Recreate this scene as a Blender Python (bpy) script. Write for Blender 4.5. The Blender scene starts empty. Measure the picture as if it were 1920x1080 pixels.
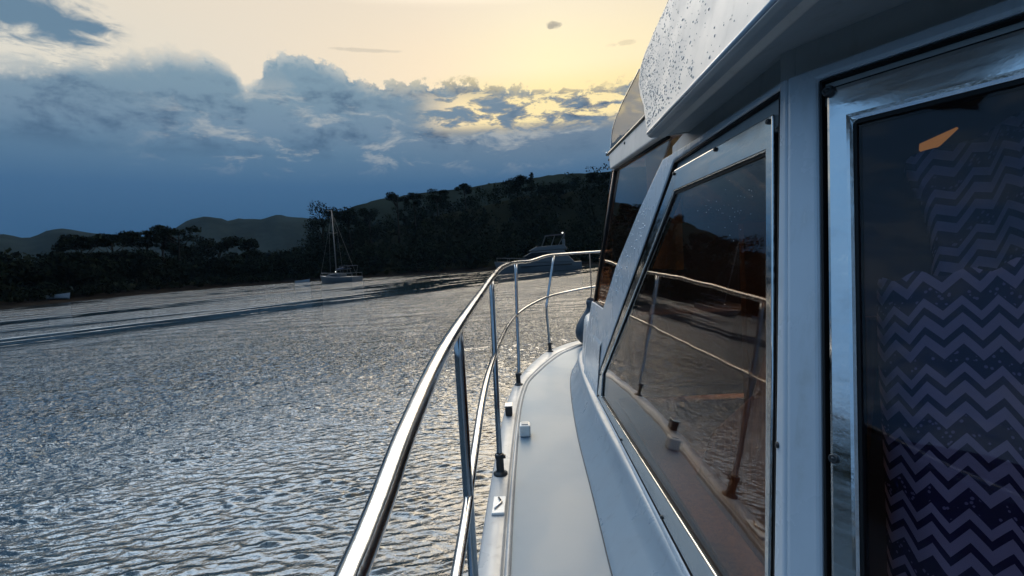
import bpy, bmesh, math, random
import numpy as np
from mathutils import Vector, Matrix, noise as mnoise
from mathutils.geometry import tessellate_polygon

random.seed(7); rng = np.random.default_rng(11)
SC = bpy.context.scene
COL = SC.collection
EYE = 2.2                                   # eye height above the water; yacht heights below are measured from it
rad = math.radians

def lin(r, g, b):
    f = lambda c: (c/255/12.92) if c/255 <= .04045 else ((c/255+.055)/1.055)**2.4
    return (f(r), f(g), f(b), 1)

# ------------------------------------------------------------------ mesh helpers
class MB:
    def __init__(s): s.v = []; s.f = []
    def add(s, vs, fs):
        n = len(s.v); s.v += [tuple(v) for v in vs]; s.f += [tuple(i+n for i in f) for f in fs]; return s
    def grid(s, rows, closed=False):
        n = len(s.v); w = len(rows[0])
        for r in rows: s.v += [tuple(p) for p in r]
        for i in range(len(rows)-1):
            for j in range(w if closed else w-1):
                a, b = n+i*w+j, n+i*w+(j+1) % w
                s.f.append((a, b, b+w, a+w))
        return s
    def box(s, c, d, m=None):
        x, y, z = d[0]/2, d[1]/2, d[2]/2
        vs = [Vector(p) for p in ((-x,-y,-z),(x,-y,-z),(x,y,-z),(-x,y,-z),(-x,-y,z),(x,-y,z),(x,y,z),(-x,y,z))]
        if m is not None: vs = [m @ v for v in vs]
        vs = [v+Vector(c) for v in vs]
        return s.add(vs, [(3,2,1,0),(4,5,6,7),(0,1,5,4),(1,2,6,5),(2,3,7,6),(3,0,4,7)])
    def tube(s, pts, r, n=12, cap=True):
        pts = [Vector(p) for p in pts]
        rr = r if hasattr(r, '__len__') else [r]*len(pts)
        t0 = (pts[1]-pts[0]).normalized()
        up = Vector((0,0,1)) if abs(t0.z) < .9 else Vector((1,0,0))
        nrm = t0.cross(up).normalized(); rows = []
        for i, p in enumerate(pts):
            t = (pts[min(i+1, len(pts)-1)]-pts[max(i-1, 0)]).normalized()
            nrm = (nrm-t*nrm.dot(t)).normalized(); b = t.cross(nrm)
            rows.append([p+(nrm*math.cos(a)+b*math.sin(a))*rr[i] for a in (2*math.pi*k/n for k in range(n))])
        base = len(s.v); s.grid(rows, True)
        if cap:
            s.f.append(tuple(base+k for k in range(n))[::-1]); e = base+(len(rows)-1)*n
            s.f.append(tuple(e+k for k in range(n)))
        return s
    def lathe(s, prof, c=(0,0,0), n=20, m=None):
        rows = []
        for r, z in prof:
            row = [Vector((r*math.cos(2*math.pi*k/n), r*math.sin(2*math.pi*k/n), z)) for k in range(n)]
            if m is not None: row = [m @ v for v in row]
            rows.append([v+Vector(c) for v in row])
        return s.grid(rows, True)
    def plate(s, outer, holes, fn, o0, o1):
        loops = [outer]+list(holes)
        flat = [p for l in loops for p in l]
        tris = tessellate_polygon([[Vector((a, b, 0)) for a, b in l] for l in loops])
        n = len(s.v); m = len(flat)
        s.v += [tuple(fn(a, b, o1)) for a, b in flat]+[tuple(fn(a, b, o0)) for a, b in flat]
        for t in tris:
            s.f.append(tuple(n+i for i in t)); s.f.append(tuple(n+m+i for i in reversed(t)))
        k = 0
        for l in loops:
            for i in range(len(l)):
                a, b = n+k+i, n+k+(i+1) % len(l)
                s.f.append((a, b, b+m, a+m))
            k += len(l)
        return s
    def build(s, name, mat, parent=None, smooth=False, bevel=0, seg=2, mirror=False, fix=True, shift=True):
        off = Vector((0,0,0))
        if parent is not None and shift:
            q = parent
            while q is not None: off += Vector(q.location); q = q.parent
        if mirror and min(abs(v[0]-1.8) for v in s.v) > .01:
            t = MB(); t.v = [(3.6-x, y, z) for x, y, z in s.v]; t.f = list(s.f)
            t.build(name, mat, parent, smooth, bevel, seg, False, fix, shift); mirror = False
        me = bpy.data.meshes.new(name)
        me.from_pydata([(x-off.x, y-off.y, z-off.z) for x, y, z in s.v], [], s.f)
        if fix:
            bm = bmesh.new(); bm.from_mesh(me)
            bmesh.ops.recalc_face_normals(bm, faces=bm.faces); bm.to_mesh(me); bm.free()
        if smooth: me.polygons.foreach_set('use_smooth', [True]*len(me.polygons))
        me.materials.append(mat); me.update()
        o = bpy.data.objects.new(name, me); COL.objects.link(o); o.parent = parent
        if mirror:
            md = o.modifiers.new('m', 'MIRROR'); md.use_axis = (True, False, False); md.use_clip = False; md.use_mirror_merge = False
        if bevel:
            md = o.modifiers.new('b', 'BEVEL'); md.width = bevel; md.segments = seg; md.limit_method = 'ANGLE'; md.angle_limit = rad(32)
            md.use_clamp_overlap = True
        return o

def tag(o, label=None, cat=None, group=None, kind=None):
    if label: o['label'] = label
    if cat: o['category'] = cat
    if group: o['group'] = group
    if kind: o['kind'] = kind
    return o
def empty(name, loc, label, cat, group=None, rz=0):
    o = bpy.data.objects.new(name, None); COL.objects.link(o); o.location = loc; o.rotation_euler = (0, 0, rz)
    o.empty_display_size = .3
    return tag(o, label, cat, group)
def spline(pts, n=8):
    P = [np.array(p, float) for p in pts]; out = []
    P = [2*P[0]-P[1]]+P+[2*P[-1]-P[-2]]
    for i in range(1, len(P)-2):
        a, b, c, d = P[i-1:i+3]
        for k in range(n):
            t = k/n
            out.append(.5*((2*b)+(c-a)*t+(2*a-5*b+4*c-d)*t*t+(-a+3*b-3*c+d)*t**3))
    out.append(P[-2]); return out

# ------------------------------------------------------------------ materials
class NT:
    """small expression layer over a node tree"""
    def __init__(s, tree): s.t = tree; s.n = tree.nodes; s.l = tree.links
    def node(s, typ, **kw):
        n = s.n.new(typ)
        for k, v in kw.items(): setattr(n, k, v)
        return n
    def put(s, sock, v):
        if isinstance(v, bpy.types.NodeSocket): s.l.new(v, sock)
        elif v is not None:
            if sock.type == 'RGBA' and hasattr(v, '__len__') and len(v) == 3: v = (*v, 1)
            sock.default_value = v
    def m(s, op, a, b=None, c=None, clamp=False):
        n = s.node('ShaderNodeMath', operation=op, use_clamp=clamp)
        for i, v in enumerate((a, b, c)):
            if v is not None: s.put(n.inputs[i], v)
        return n.outputs[0]
    def mr(s, v, a, b, c=0., d=1., smooth=True):
        n = s.node('ShaderNodeMapRange', interpolation_type='SMOOTHSTEP' if smooth else 'LINEAR', clamp=True)
        for i, q in enumerate((v, a, b, c, d)): s.put(n.inputs[i], q)
        return n.outputs[0]
    def mix(s, f, a, b):
        n = s.node('ShaderNodeMix', data_type='RGBA'); s.put(n.inputs[0], f); s.put(n.inputs[6], a); s.put(n.inputs[7], b)
        return n.outputs[2]
    def noise(s, vec, scale, detail=4, rough=.55, dist=0.):
        n = s.node('ShaderNodeTexNoise'); s.put(n.inputs['Vector'], vec)
        n.inputs['Scale'].default_value = scale; n.inputs['Detail'].default_value = detail
        n.inputs['Roughness'].default_value = rough; n.inputs['Distortion'].default_value = dist
        return n.outputs[0]
    def xyz(s, x, y, z):
        n = s.node('ShaderNodeCombineXYZ'); s.put(n.inputs[0], x); s.put(n.inputs[1], y); s.put(n.inputs[2], z); return n.outputs[0]
    def ramp(s, v, stops):
        n = s.node('ShaderNodeValToRGB'); s.put(n.inputs[0], v); e = n.color_ramp.elements
        e[0].position, e[0].color = stops[0][0], stops[0][1]; e[1].position, e[1].color = stops[-1][0], stops[-1][1]
        for p, c in stops[1:-1]:
            q = e.new(p); q.color = c
        return n.outputs[0]
    def bump(s, h, strength, dist, normal=None):
        n = s.node('ShaderNodeBump'); s.put(n.inputs['Strength'], strength); s.put(n.inputs['Distance'], dist)
        s.put(n.inputs['Height'], h)
        if normal is not None: s.put(n.inputs['Normal'], normal)
        return n.outputs[0]

def mat(name, color=(.5,.5,.5), rough=.5, metal=0., coat=0., spec=.5, fn=None):
    m = bpy.data.materials.new(name); m.use_nodes = True
    b = m.node_tree.nodes['Principled BSDF']; nt = NT(m.node_tree)
    b.inputs['Base Color'].default_value = (*color[:3], 1); b.inputs['Roughness'].default_value = rough
    b.inputs['Metallic'].default_value = metal; b.inputs['Coat Weight'].default_value = coat
    b.inputs['Specular IOR Level'].default_value = spec
    if fn:
        geo = nt.node('ShaderNodeNewGeometry'); fn(nt, b, geo.outputs['Position'])
    return m
def sclv(nt, P, x, y, z):
    n = nt.node('ShaderNodeVectorMath', operation='MULTIPLY'); nt.put(n.inputs[0], P); n.inputs[1].default_value = (x, y, z); return n.outputs[0]

def f_gel(c, r0=.16, r1=.36, tint=.9):
    def fn(nt, b, P):
        n1 = nt.noise(P, 3.2, 6, .6); n2 = nt.noise(P, 60, 3)
        st = nt.noise(sclv(nt, P, 26, 26, 1.6), 1., 4, .6); gr = nt.noise(P, 11, 8, .7)
        d_ = nt.m('MULTIPLY', nt.mr(st, .50, .74), nt.mr(gr, .40, .62))
        base = nt.mix(nt.mr(n1, .35, .7), c, tuple(x*tint for x in c))
        nt.put(b.inputs['Base Color'], nt.mix(nt.m('MULTIPLY', d_, .38), base, tuple(x*k for x, k in zip(c, (.62,.58,.50)))))
        nt.put(b.inputs['Roughness'], nt.m('ADD', nt.mr(n1, .3, .7, r0, r1), nt.m('MULTIPLY', d_, .15)))
        nt.put(b.inputs['Normal'], nt.bump(nt.m('ADD', nt.m('MULTIPLY', n1, .6), nt.m('MULTIPLY', n2, .02)), .12, .02))
    return fn
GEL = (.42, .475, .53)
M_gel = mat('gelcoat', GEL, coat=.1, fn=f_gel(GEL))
M_bul = mat('warm_lit_gelcoat', (.64,.61,.575), spec=.25, fn=f_gel((.72,.635,.56), .45, .6))  # same gelcoat as the cabin, with warm sky light put into its colour
M_cap = mat('cap_gelcoat', (.32,.345,.37), coat=.05, fn=f_gel((.32,.345,.37), .25, .5, .8))

def f_deck(nt, b, P):
    big = nt.noise(sclv(nt, P, 1, .5, 1), 1.7, 3, .45, .5); mid = nt.noise(P, 7, 5, .6); fine = nt.noise(P, 160, 2)
    wet = nt.mr(nt.m('ADD', big, nt.m('MULTIPLY', nt.m('SUBTRACT', mid, .5), .16)), .47, .53)
    dirt = nt.mr(nt.noise(P, 14, 6, .7), .5, .8)
    spk = nt.m('MULTIPLY', nt.mr(nt.noise(P, 48, 4, .7), .66, .74), nt.mr(nt.noise(P, 5, 3), .45, .6))
    dry = nt.mix(nt.m('MULTIPLY', dirt, .35), (.125,.19,.255), (.115,.172,.228))
    nt.put(b.inputs['Base Color'], nt.mix(nt.m('MULTIPLY', spk, .5), nt.mix(wet, dry, (.118,.182,.246)), (.05,.055,.06)))
    nt.put(b.inputs['Roughness'], nt.m('ADD', nt.mr(wet, 0, 1, .38, .32, False), nt.m('MULTIPLY', mid, .08)))
    h = nt.m('ADD', nt.m('MULTIPLY', fine, nt.mr(wet, 0, 1, .05, .0, False)), nt.m('ADD', nt.m('MULTIPLY', mid, .25), nt.m('MULTIPLY', wet, .02)))
    nt.put(b.inputs['Normal'], nt.bump(h, .25, .01))
M_deck = mat('wet_deck', spec=.28, fn=f_deck)

def f_metal(c, r0, r1, streak=(4, 4, 60)):
    def fn(nt, b, P):
        n = nt.noise(sclv(nt, P, *streak), 1.2, 4, .6); sm = nt.noise(P, 9, 5, .65)
        nt.put(b.inputs['Base Color'], nt.mix(nt.mr(sm, .45, .75), c, tuple(x*.82 for x in c)))
        nt.put(b.inputs['Roughness'], nt.mr(nt.m('ADD', nt.m('MULTIPLY', n, .5), nt.m('MULTIPLY', sm, .5)), .35, .65, r0, r1))
        nt.put(b.inputs['Normal'], nt.bump(sm, .05, .02))
    return fn
M_steel = mat('stainless_tube', (.72,.72,.72), metal=1, fn=f_metal((.40,.40,.40), .10, .24, (20,20,20)))
M_frame = mat('polished_frame', (.7,.7,.7), metal=1, fn=f_metal((.62,.64,.65), .10, .27))
M_rubber = mat('black_rubber', (.010,.010,.011), .6, spec=.2)
M_black = mat('black_fitting', (.015,.015,.016), .35)
M_under = mat('soffit_gelcoat', (.42,.42,.41), .55, fn=f_gel((.40,.41,.41), .4, .6))
def f_wood(nt, b, P):
    n = nt.noise(sclv(nt, P, 14, 14, 1.5), 3, 6, .6, 1.5)
    nt.put(b.inputs['Base Color'], nt.mix(nt.mr(n, .35, .65), (.20,.085,.03), (.38,.19,.075)))
M_wood = mat('varnished_wood', (.3,.15,.06), .3, fn=f_wood)
M_tan = mat('tan_panel', (.17,.10,.055), .5)
M_yellow = mat('yellow_strap', (.75,.42,.05), .5)
M_inside = mat('dark_lining', (.10,.07,.06), .7)

def glass(name, tint, refl=1.0):
    m = bpy.data.materials.new(name); m.use_nodes = True; nt = NT(m.node_tree); nt.n.clear()
    out = nt.node('ShaderNodeOutputMaterial'); tr = nt.node('ShaderNodeBsdfTransparent'); tr.inputs[0].default_value = (*tint, 1)
    gl = nt.node('ShaderNodeBsdfGlossy'); gl.inputs['Roughness'].default_value = .015
    gl.inputs['Color'].default_value = (refl, refl, refl, 1)
    geo = nt.node('ShaderNodeNewGeometry'); n = nt.noise(geo.outputs['Position'], 2.2, 2)
    gl_n = nt.bump(n, .03, .05); nt.put(gl.inputs['Normal'], gl_n)
    dt = nt.node('ShaderNodeVectorMath', operation='DOT_PRODUCT'); nt.put(dt.inputs[0], geo.outputs['Incoming']); nt.put(dt.inputs[1], geo.outputs['Normal'])
    om = nt.m('POWER', nt.m('SUBTRACT', 1., nt.m('ABSOLUTE', dt.outputs['Value']), clamp=True), 5.); fr = nt.m('MULTIPLY_ADD', om, .935, .065)
    mx = nt.node('ShaderNodeMixShader'); nt.put(mx.inputs[0], fr); nt.put(mx.inputs[1], tr.outputs[0]); nt.put(mx.inputs[2], gl.outputs[0])
    nt.put(out.inputs[0], mx.outputs[0]); return m
M_glass = glass('tinted_glass', (.68,.56,.48))
M_glassB = glass('smoked_glass', (.80,.75,.80), .3)
M_visor = glass('clear_acrylic', (.93,.94,.95), .10)

# ------------------------------------------------------------------ camera
F, ROLL = 900., math.atan(.06)
e1 = (math.cos(ROLL), -math.sin(ROLL)); e2 = (math.sin(ROLL), math.cos(ROLL))
a0, b0 = 30*e1[0]-54*e1[1], 30*e2[0]-54*e2[1]
PITCH = math.atan(-b0/F); YAW = -math.atan(a0/(F/math.cos(PITCH)))
Fw = Vector((math.sin(YAW)*math.cos(PITCH), math.cos(YAW)*math.cos(PITCH), -math.sin(PITCH)))
Rt = Vector((math.cos(YAW), -math.sin(YAW), 0)); Up = Rt.cross(Fw)
cx = Rt*math.cos(ROLL)-Up*math.sin(ROLL); cy = Rt*math.sin(ROLL)+Up*math.cos(ROLL)
cam = bpy.data.cameras.new('camera'); camo = bpy.data.objects.new('camera', cam); COL.objects.link(camo)
camo.matrix_world = Matrix(((cx.x, cy.x, -Fw.x, 0), (cx.y, cy.y, -Fw.y, 0), (cx.z, cy.z, -Fw.z, EYE), (0, 0, 0, 1)))
cam.sensor_width = 36; cam.lens = F/1920*36; cam.clip_start = .05; cam.clip_end = 12000
SC.camera = camo

# ------------------------------------------------------------------ sky and sun
SUN_AZ, SUN_EL = 4., 27.
w = bpy.data.worlds.new('World'); SC.world = w; w.use_nodes = True
nt = NT(w.node_tree); nt.n.clear()
tc = nt.node('ShaderNodeTexCoord'); sp = nt.node('ShaderNodeSeparateXYZ'); nt.put(sp.inputs[0], tc.outputs['Generated'])
DX, DY, DZ = sp.outputs
az = nt.m('MULTIPLY', nt.m('ARCTAN2', DX, DY), 57.29578)
el = nt.m('MULTIPLY', nt.m('ARCSINE', nt.m('MINIMUM', nt.m('MAXIMUM', DZ, -1.), 1.)), 57.29578)
azs = nt.m('MULTIPLY', az, .1); els = nt.m('MULTIPLY', el, .1)
def nz(sx, sy, scale, detail=6, rough=.58, dist=0., off=0.):
    return nt.noise(nt.xyz(nt.m('MULTIPLY', azs, sx), nt.m('MULTIPLY', els, sy), off), scale, detail, rough, dist)
def win(v, a, b, c, d): return nt.m('MULTIPLY', nt.mr(v, a, b), nt.mr(v, d, c))
g = lambda v: (v, v, v, 1)
# top of the cloud bank, degrees of elevation against azimuth -60..40
top = [(-60,17.5),(-47.3,18.0),(-44,18.7),(-41,19.4),(-38.5,20.2),(-35,20.9),(-32,21.0),(-30.5,20.3),(-29.4,18.6),(-28.1,19.6),(-27.2,21.6),
       (-25,22.2),(-23.3,22.2),(-21.4,21.6),(-19.3,20.8),(-17,19.9),(-14,20.0),(-10,20.1),(-6,20.0),(-3,19.6),(2,18.9),(8,18.4),(13,18.9),(22,20),(40,20)]
T = nt.m('MULTIPLY', nt.ramp(nt.mr(az, -60, 40, 0, 1, False), [((a+60)/100, g(t/40)) for a, t in top]), 40)
right = nt.mr(az, -24, -12)
fb = nz(1, 1.2, 4.6, 12, .66, .12)
D = nt.m('ADD', nt.m('SUBTRACT', T, el), nt.m('MULTIPLY', nt.m('SUBTRACT', fb, .5), nt.mr(right, 0, 1, 4.6, 5.6, False)))
soft = nt.mr(az, -34, -27, .95, .26)
mask = nt.mr(D, nt.m('MULTIPLY', soft, -1.0), nt.m('MULTIPLY', soft, 1.3))
# broken gaps on the right where the clear sky shows through
gapn = nz(.7, 2.1, 3.6, 10, .66, .35, 3.1)
gap = nt.m('MULTIPLY', nt.mr(gapn, .49, .56), nt.m('MULTIPLY', win(az, -13, -6, 12, 20), win(el, 14.8, 16.0, 17.6, 20.5)))
mask = nt.m('MULTIPLY', mask, nt.m('SUBTRACT', 1., nt.m('MULTIPLY', gap, .95)))
L = lambda *c: lin(*c)
body = nt.ramp(nt.mr(el, 0, 40, 0, 1, False), [(0, L(42,78,112)), (.12, L(50,86,122)), (.23, L(66,102,138)), (.31, L(90,122,150)), (.38, L(114,140,162)), (.46, L(124,150,168)), (.56, L(132,158,174)), (1, L(140,162,178))])
leftd = nt.mr(az, -50, -20, 1., 0.)
body = nt.mix(nt.m('MULTIPLY', nt.mr(az, -25, 5), nt.m('MULTIPLY', .55, nt.mr(el, 9, 14))), body, L(112,128,146))
body = nt.mix(nt.m('MULTIPLY', nt.mr(nz(.8, 1.5, 2.0, 8, .62, .2, 7.7), .47, .68), nt.m('MULTIPLY', .85, win(el, 11, 14.5, 18.5, 23))), body, L(64,92,122))
wv = nz(.55, 1.5, 3.0, 10, .66, .45, 1.3)
wisp = nt.m('MULTIPLY', nt.mr(wv, .50, .66), nt.m('MULTIPLY', win(el, 9.5, 13.5, 17, 21.5), win(az, -42, -30, 12, 25)))
body = nt.mix(nt.m('MULTIPLY', wisp, .62), body, L(186,188,186))
rim = nt.m('MULTIPLY', nt.mr(D, 1.7, .25), nt.mr(az, -45, -26, .55, .75))
rimc = nt.mix(nt.mr(az, -24, -2), L(212,212,204), L(232,212,160))
body = nt.mix(nt.m('MULTIPLY', rim, nt.mr(fb, .40, .62)), body, rimc)
body = nt.mix(nt.m('MULTIPLY', nt.mr(gapn, .43, .52), nt.m('MULTIPLY', .6, nt.m('MULTIPLY', win(az, -14, -6, 14, 22), win(el, 14, 15.5, 17.8, 20)))), body, L(206,190,156))
clear = nt.ramp(nt.mr(az, -60, 60, 0, 1, False), [(0, L(214,216,212)), (.12, L(228,222,206)), (.27, L(240,226,203)), (.42, L(254,232,196)), (.53, L(255,241,190)), (.62, L(255,237,190)), (.8, L(240,226,204)), (1, L(200,205,210))])
clear = nt.mix(nt.m('MULTIPLY', nt.mr(el, 20.5, 29), .75), clear, L(238,224,202))
clear = nt.mix(nt.m('MULTIPLY', .42, win(el, 12.5, 15.5, 18.5, 21.5)), clear, nt.mix(win(az, -14, -3, 14, 24), clear, L(255,222,118)))
sky = nt.node('ShaderNodeTexSky', sky_type='NISHITA'); sky.sun_disc = False
sky.sun_elevation = rad(SUN_EL); sky.sun_rotation = rad(SUN_AZ)
sk = nt.node('ShaderNodeVectorMath', operation='SCALE'); nt.put(sk.inputs[0], sky.outputs[0]); sk.inputs[3].default_value = .06
clear = nt.mix(.10, clear, sk.outputs[0])
clear = nt.mix(nt.mr(el, 46, 80), clear, nt.mix(nt.mr(nz(.5, 1.1, 2.2, 5, .55, .3, 9.), .42, .6), L(96,130,172), L(150,172,192)))
# thin streaks high up, small loose cloud, dark patch top left
st = nt.m('MULTIPLY', nt.mr(nz(.5, 2.6, 7, 8, .65, 1.4, 5.2), .47, .62), nt.m('MULTIPLY', nt.mr(az, -37, -43), win(el, 17.5, 18.5, 20.6, 21.6)))
clear = nt.mix(nt.m('MULTIPLY', st, .6), clear, L(172,178,180))
blob = nt.mr(nt.m('ADD', nt.m('MULTIPLY', nt.m('SUBTRACT', nz(.8, 2, 4.5, 7, .6, .4, 2.2), .5), 5.), nt.m('SUBTRACT', nt.m('MULTIPLY', nt.mr(az, -38, -44), 1.7), nt.m('ABSOLUTE', nt.m('SUBTRACT', el, 21.9)))), -.9, 1.0)
clear = nt.mix(nt.m('MULTIPLY', blob, nt.mr(az, -38, -40)), clear, L(104,132,154))
def spot(a, e, ra, re, amp):
    u = nt.m('POWER', nt.m('DIVIDE', nt.m('SUBTRACT', az, a), ra), 2.); v = nt.m('POWER', nt.m('DIVIDE', nt.m('SUBTRACT', el, e), re), 2.)
    return nt.mr(nt.m('ADD', nt.m('ADD', u, v), nt.m('MULTIPLY', nt.m('SUBTRACT', fb, .5), amp)), 1.1, .2)
clear = nt.mix(nt.m('MULTIPLY', spot(4.6, 25.0, .95, .42, 4.), .75), clear, L(150,146,140))
clear = nt.mix(nt.m('MULTIPLY', spot(-16.8, 23.1, 4.2, .22, 3.), .5), clear, L(196,188,172))
clear = nt.mix(nt.m('MULTIPLY', spot(12.5, 22.4, 2.2, .3, 4.), .4), clear, L(206,190,160))
clear = nt.mix(nt.mr(el, 27, 38), clear, nt.ramp(nt.mr(az, -60, 40, 0, 1, False), [(0, L(182,208,232)), (.3, L(200,215,230)), (.48, L(222,221,216)), (.66, L(244,222,184)), (1, L(232,222,206))]))
hi = nt.node('ShaderNodeVectorMath', operation='SCALE'); nt.put(hi.inputs[0], clear); nt.put(hi.inputs[3], nt.m('MULTIPLY', nt.mr(el, 27.0, 37, 1.04, 8.0), nt.mr(el, 50, 70, 1., .14)))
front = nt.mix(mask, hi.outputs[0], body)
an = nz(.45, 1.0, 3.0, 7, .6, .5, 12.)
aft = nt.ramp(nt.mr(el, 0, 90, 0, 1, False), [(0, L(60,104,154)), (.1, L(86,134,186)), (.3, L(112,164,214)), (.6, L(106,158,214)), (1, L(104,152,206))])
aft = nt.mix(nt.m('MULTIPLY', nt.mr(an, .44, .62), .7), aft, L(168,198,224))
behind = nt.mr(nt.m('ABSOLUTE', nt.m('ADD', az, -3)), 50, 72)
allsky = nt.mix(nt.m('MULTIPLY', behind, nt.mr(el, 75, 50)), front, aft)
bg = nt.node('ShaderNodeBackground'); nt.put(bg.inputs[0], allsky); bg.inputs[1].default_value = 1.0
wo = nt.node('ShaderNodeOutputWorld'); nt.put(wo.inputs[0], bg.outputs[0])
w.cycles.sampling_method = 'MANUAL'; w.cycles.sample_map_resolution = 1024

sun = bpy.data.lights.new('sun', 'SUN'); sun.energy = .8; sun.angle = rad(31); sun.color = (1, .86, .68)
so = bpy.data.objects.new('sun', sun); COL.objects.link(so)
sd = Vector((math.sin(rad(SUN_AZ))*math.cos(rad(SUN_EL)), math.cos(rad(SUN_AZ))*math.cos(rad(SUN_EL)), math.sin(rad(SUN_EL))))
so.rotation_euler = sd.to_track_quat('Z', 'Y').to_euler(); so.location = (0, 0, 40)
SC.view_settings.view_transform = 'Standard'; SC.view_settings.look = 'None'; SC.view_settings.exposure = 0; SC.view_settings.gamma = 1
SC.cycles.use_denoising = True; SC.cycles.max_bounces = 10; SC.cycles.transparent_max_bounces = 16
SC.cycles.volume_bounces = 0; SC.cycles.sample_clamp_indirect = 6; SC.cycles.caustics_reflective = False; SC.cycles.caustics_refractive = False

# ------------------------------------------------------------------ shore, land, hills
SH = [(-200,150),(-180,150),(-140,110),(-110,92),(-80,80),(-60,78),(-49,83),(-44,95),(-38,112),(-31.6,122),(-26,125),(-20,122),(-12,118),(-4,115),(7,112),(20,105),(40,100),(70,110),(100,160),(140,170),(160,150)]
def shore_r(a): return np.interp(a, [s[0] for s in SH], [s[1] for s in SH])
def polar(a, r): a = rad(a); return (r*math.sin(a), r*math.cos(a))
# height of the wooded ground: elevation wanted on the skyline against azimuth, less the trees that stand on it
HL = [(-200,2),(-130,5),(-100,6),(-75,3),(-55,1.5),(-30,1.8),(-27,3),(-24.5,9),(-22,11.5),(-19,12.5),(-16,16.5),(-13,20),(-8,22.5),(-4,24),(0,27),(5,27),(10,28),(25,26),(45,18),(80,8),(160,3)]
def ground_h(a, r):
    d = r-float(shore_r(a))
    if d < 0: return max(-.8, d*.05)
    H = float(np.interp(a, [h[0] for h in HL], [h[1] for h in HL]))
    beach = min(d*.075, .9)
    t = min(max((d-10)/60, 0), 1); t = t*t*(3-2*t)
    n = mnoise.noise(Vector((a*.13, r*.02, 1)))*1.2*t
    return beach+(H-.9)*t+n
mb = MB(); rows = []
for i in range(221):
    a = -200+360*i/220
    rs = float(shore_r(a)); row = []
    for d in (-14,-5,-2,0,1,2.5,4,6,9,12,18,26,36,48,60,75,95,130,190,260):
        r = rs+d+(mnoise.noise(Vector((a*.25, 0, 4)))*2.0 if d < 10 else 0); x, y = polar(a, r); row.append((x, y, ground_h(a, r)))
    rows.append(row)
mb.grid(rows)
def f_shore(nt, b, P):
    s = nt.node('ShaderNodeSeparateXYZ'); nt.put(s.inputs[0], P)
    n = nt.noise(P, .35, 6, .6)
    sand = nt.mix(nt.mr(n, .4, .65), (.006,.006,.006), (.012,.011,.010))
    nt.put(b.inputs['Base Color'], nt.mix(nt.mr(nt.m('ADD', s.outputs[2], nt.m('MULTIPLY', n, .5)), .95, 1.25), sand, (.008,.010,.007)))
M_shore = mat('shore_soil', (.1,.08,.06), .9, spec=0, fn=f_shore)
tag(mb.build('beach', M_shore, smooth=True), kind='structure')

def ridge(name, pts, dist, depth, color):
    """a range of hills: skyline (azimuth, elevation) at a distance, falling away in front and behind"""
    A = np.linspace(pts[0][0], pts[-1][0], 120); E = np.interp(A, [p[0] for p in pts], [p[1] for p in pts])
    rows = []
    for i, (a, e) in enumerate(zip(A, E)):
        e += .10*mnoise.fractal(Vector((a*.9, dist*.01, 0)), .8, 2.1, 5)
        hh = dist*math.tan(rad(e))+EYE; row = []
        for k in range(19):
            t = (k-9)/9; r = dist+depth*t; f = math.cos(t*math.pi/2)**1.3
            if abs(t) > .08: f *= 1+.13*mnoise.noise(Vector((a*.5, t*4, dist)))*(1-f)
            x, y = polar(a, r); row.append((x, y, -1+(hh+1)*f))
        rows.append(row)
    m_ = MB(); m_.grid(rows)
    def fn(nt, b, P):
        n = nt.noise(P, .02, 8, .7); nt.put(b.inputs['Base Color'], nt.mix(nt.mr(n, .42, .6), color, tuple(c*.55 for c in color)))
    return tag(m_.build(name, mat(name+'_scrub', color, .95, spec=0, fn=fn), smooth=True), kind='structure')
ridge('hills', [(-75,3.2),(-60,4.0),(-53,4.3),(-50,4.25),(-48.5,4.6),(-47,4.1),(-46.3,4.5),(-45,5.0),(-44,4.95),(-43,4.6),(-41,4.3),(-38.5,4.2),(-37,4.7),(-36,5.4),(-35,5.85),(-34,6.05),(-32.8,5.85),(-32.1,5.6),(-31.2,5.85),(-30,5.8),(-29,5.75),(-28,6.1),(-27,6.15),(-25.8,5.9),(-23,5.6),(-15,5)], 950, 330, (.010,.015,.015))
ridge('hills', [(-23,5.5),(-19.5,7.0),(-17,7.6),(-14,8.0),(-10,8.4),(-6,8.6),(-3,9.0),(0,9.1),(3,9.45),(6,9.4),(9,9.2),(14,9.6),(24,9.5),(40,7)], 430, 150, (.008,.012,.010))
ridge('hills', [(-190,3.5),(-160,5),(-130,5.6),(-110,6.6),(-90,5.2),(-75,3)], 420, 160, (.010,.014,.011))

# ------------------------------------------------------------------ foliage
def f_leaf(nt, b, P):
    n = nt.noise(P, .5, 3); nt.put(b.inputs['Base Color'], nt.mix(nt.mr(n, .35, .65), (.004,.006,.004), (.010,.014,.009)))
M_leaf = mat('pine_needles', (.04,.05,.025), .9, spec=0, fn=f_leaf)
M_bark = mat('bark', (.022,.018,.015), .9, spec=0)
def leaf_cloud(mb, c, rx, rz, n, size, r_=rng):
    d = r_.normal(size=(n, 3)); d /= np.linalg.norm(d, axis=1)[:, None]
    q = d*(r_.random((n, 1))**.45)*np.array([rx, rx, rz])+np.array(c)
    u = r_.normal(size=(n, 3)); v = r_.normal(size=(n, 3)); s = size*(.6+.8*r_.random((n, 1)))
    u = u/np.linalg.norm(u, axis=1)[:, None]*s; v = v/np.linalg.norm(v, axis=1)[:, None]*s*.7
    k = len(mb.v)
    V = np.stack([q-u*.5, q+v*.5, q+u*.5, q-v*.5], 1).reshape(-1, 3)
    mb.v += [tuple(p) for p in V]; mb.f += [(k+4*i, k+4*i+1, k+4*i+2, k+4*i+3) for i in range(n)]
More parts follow.
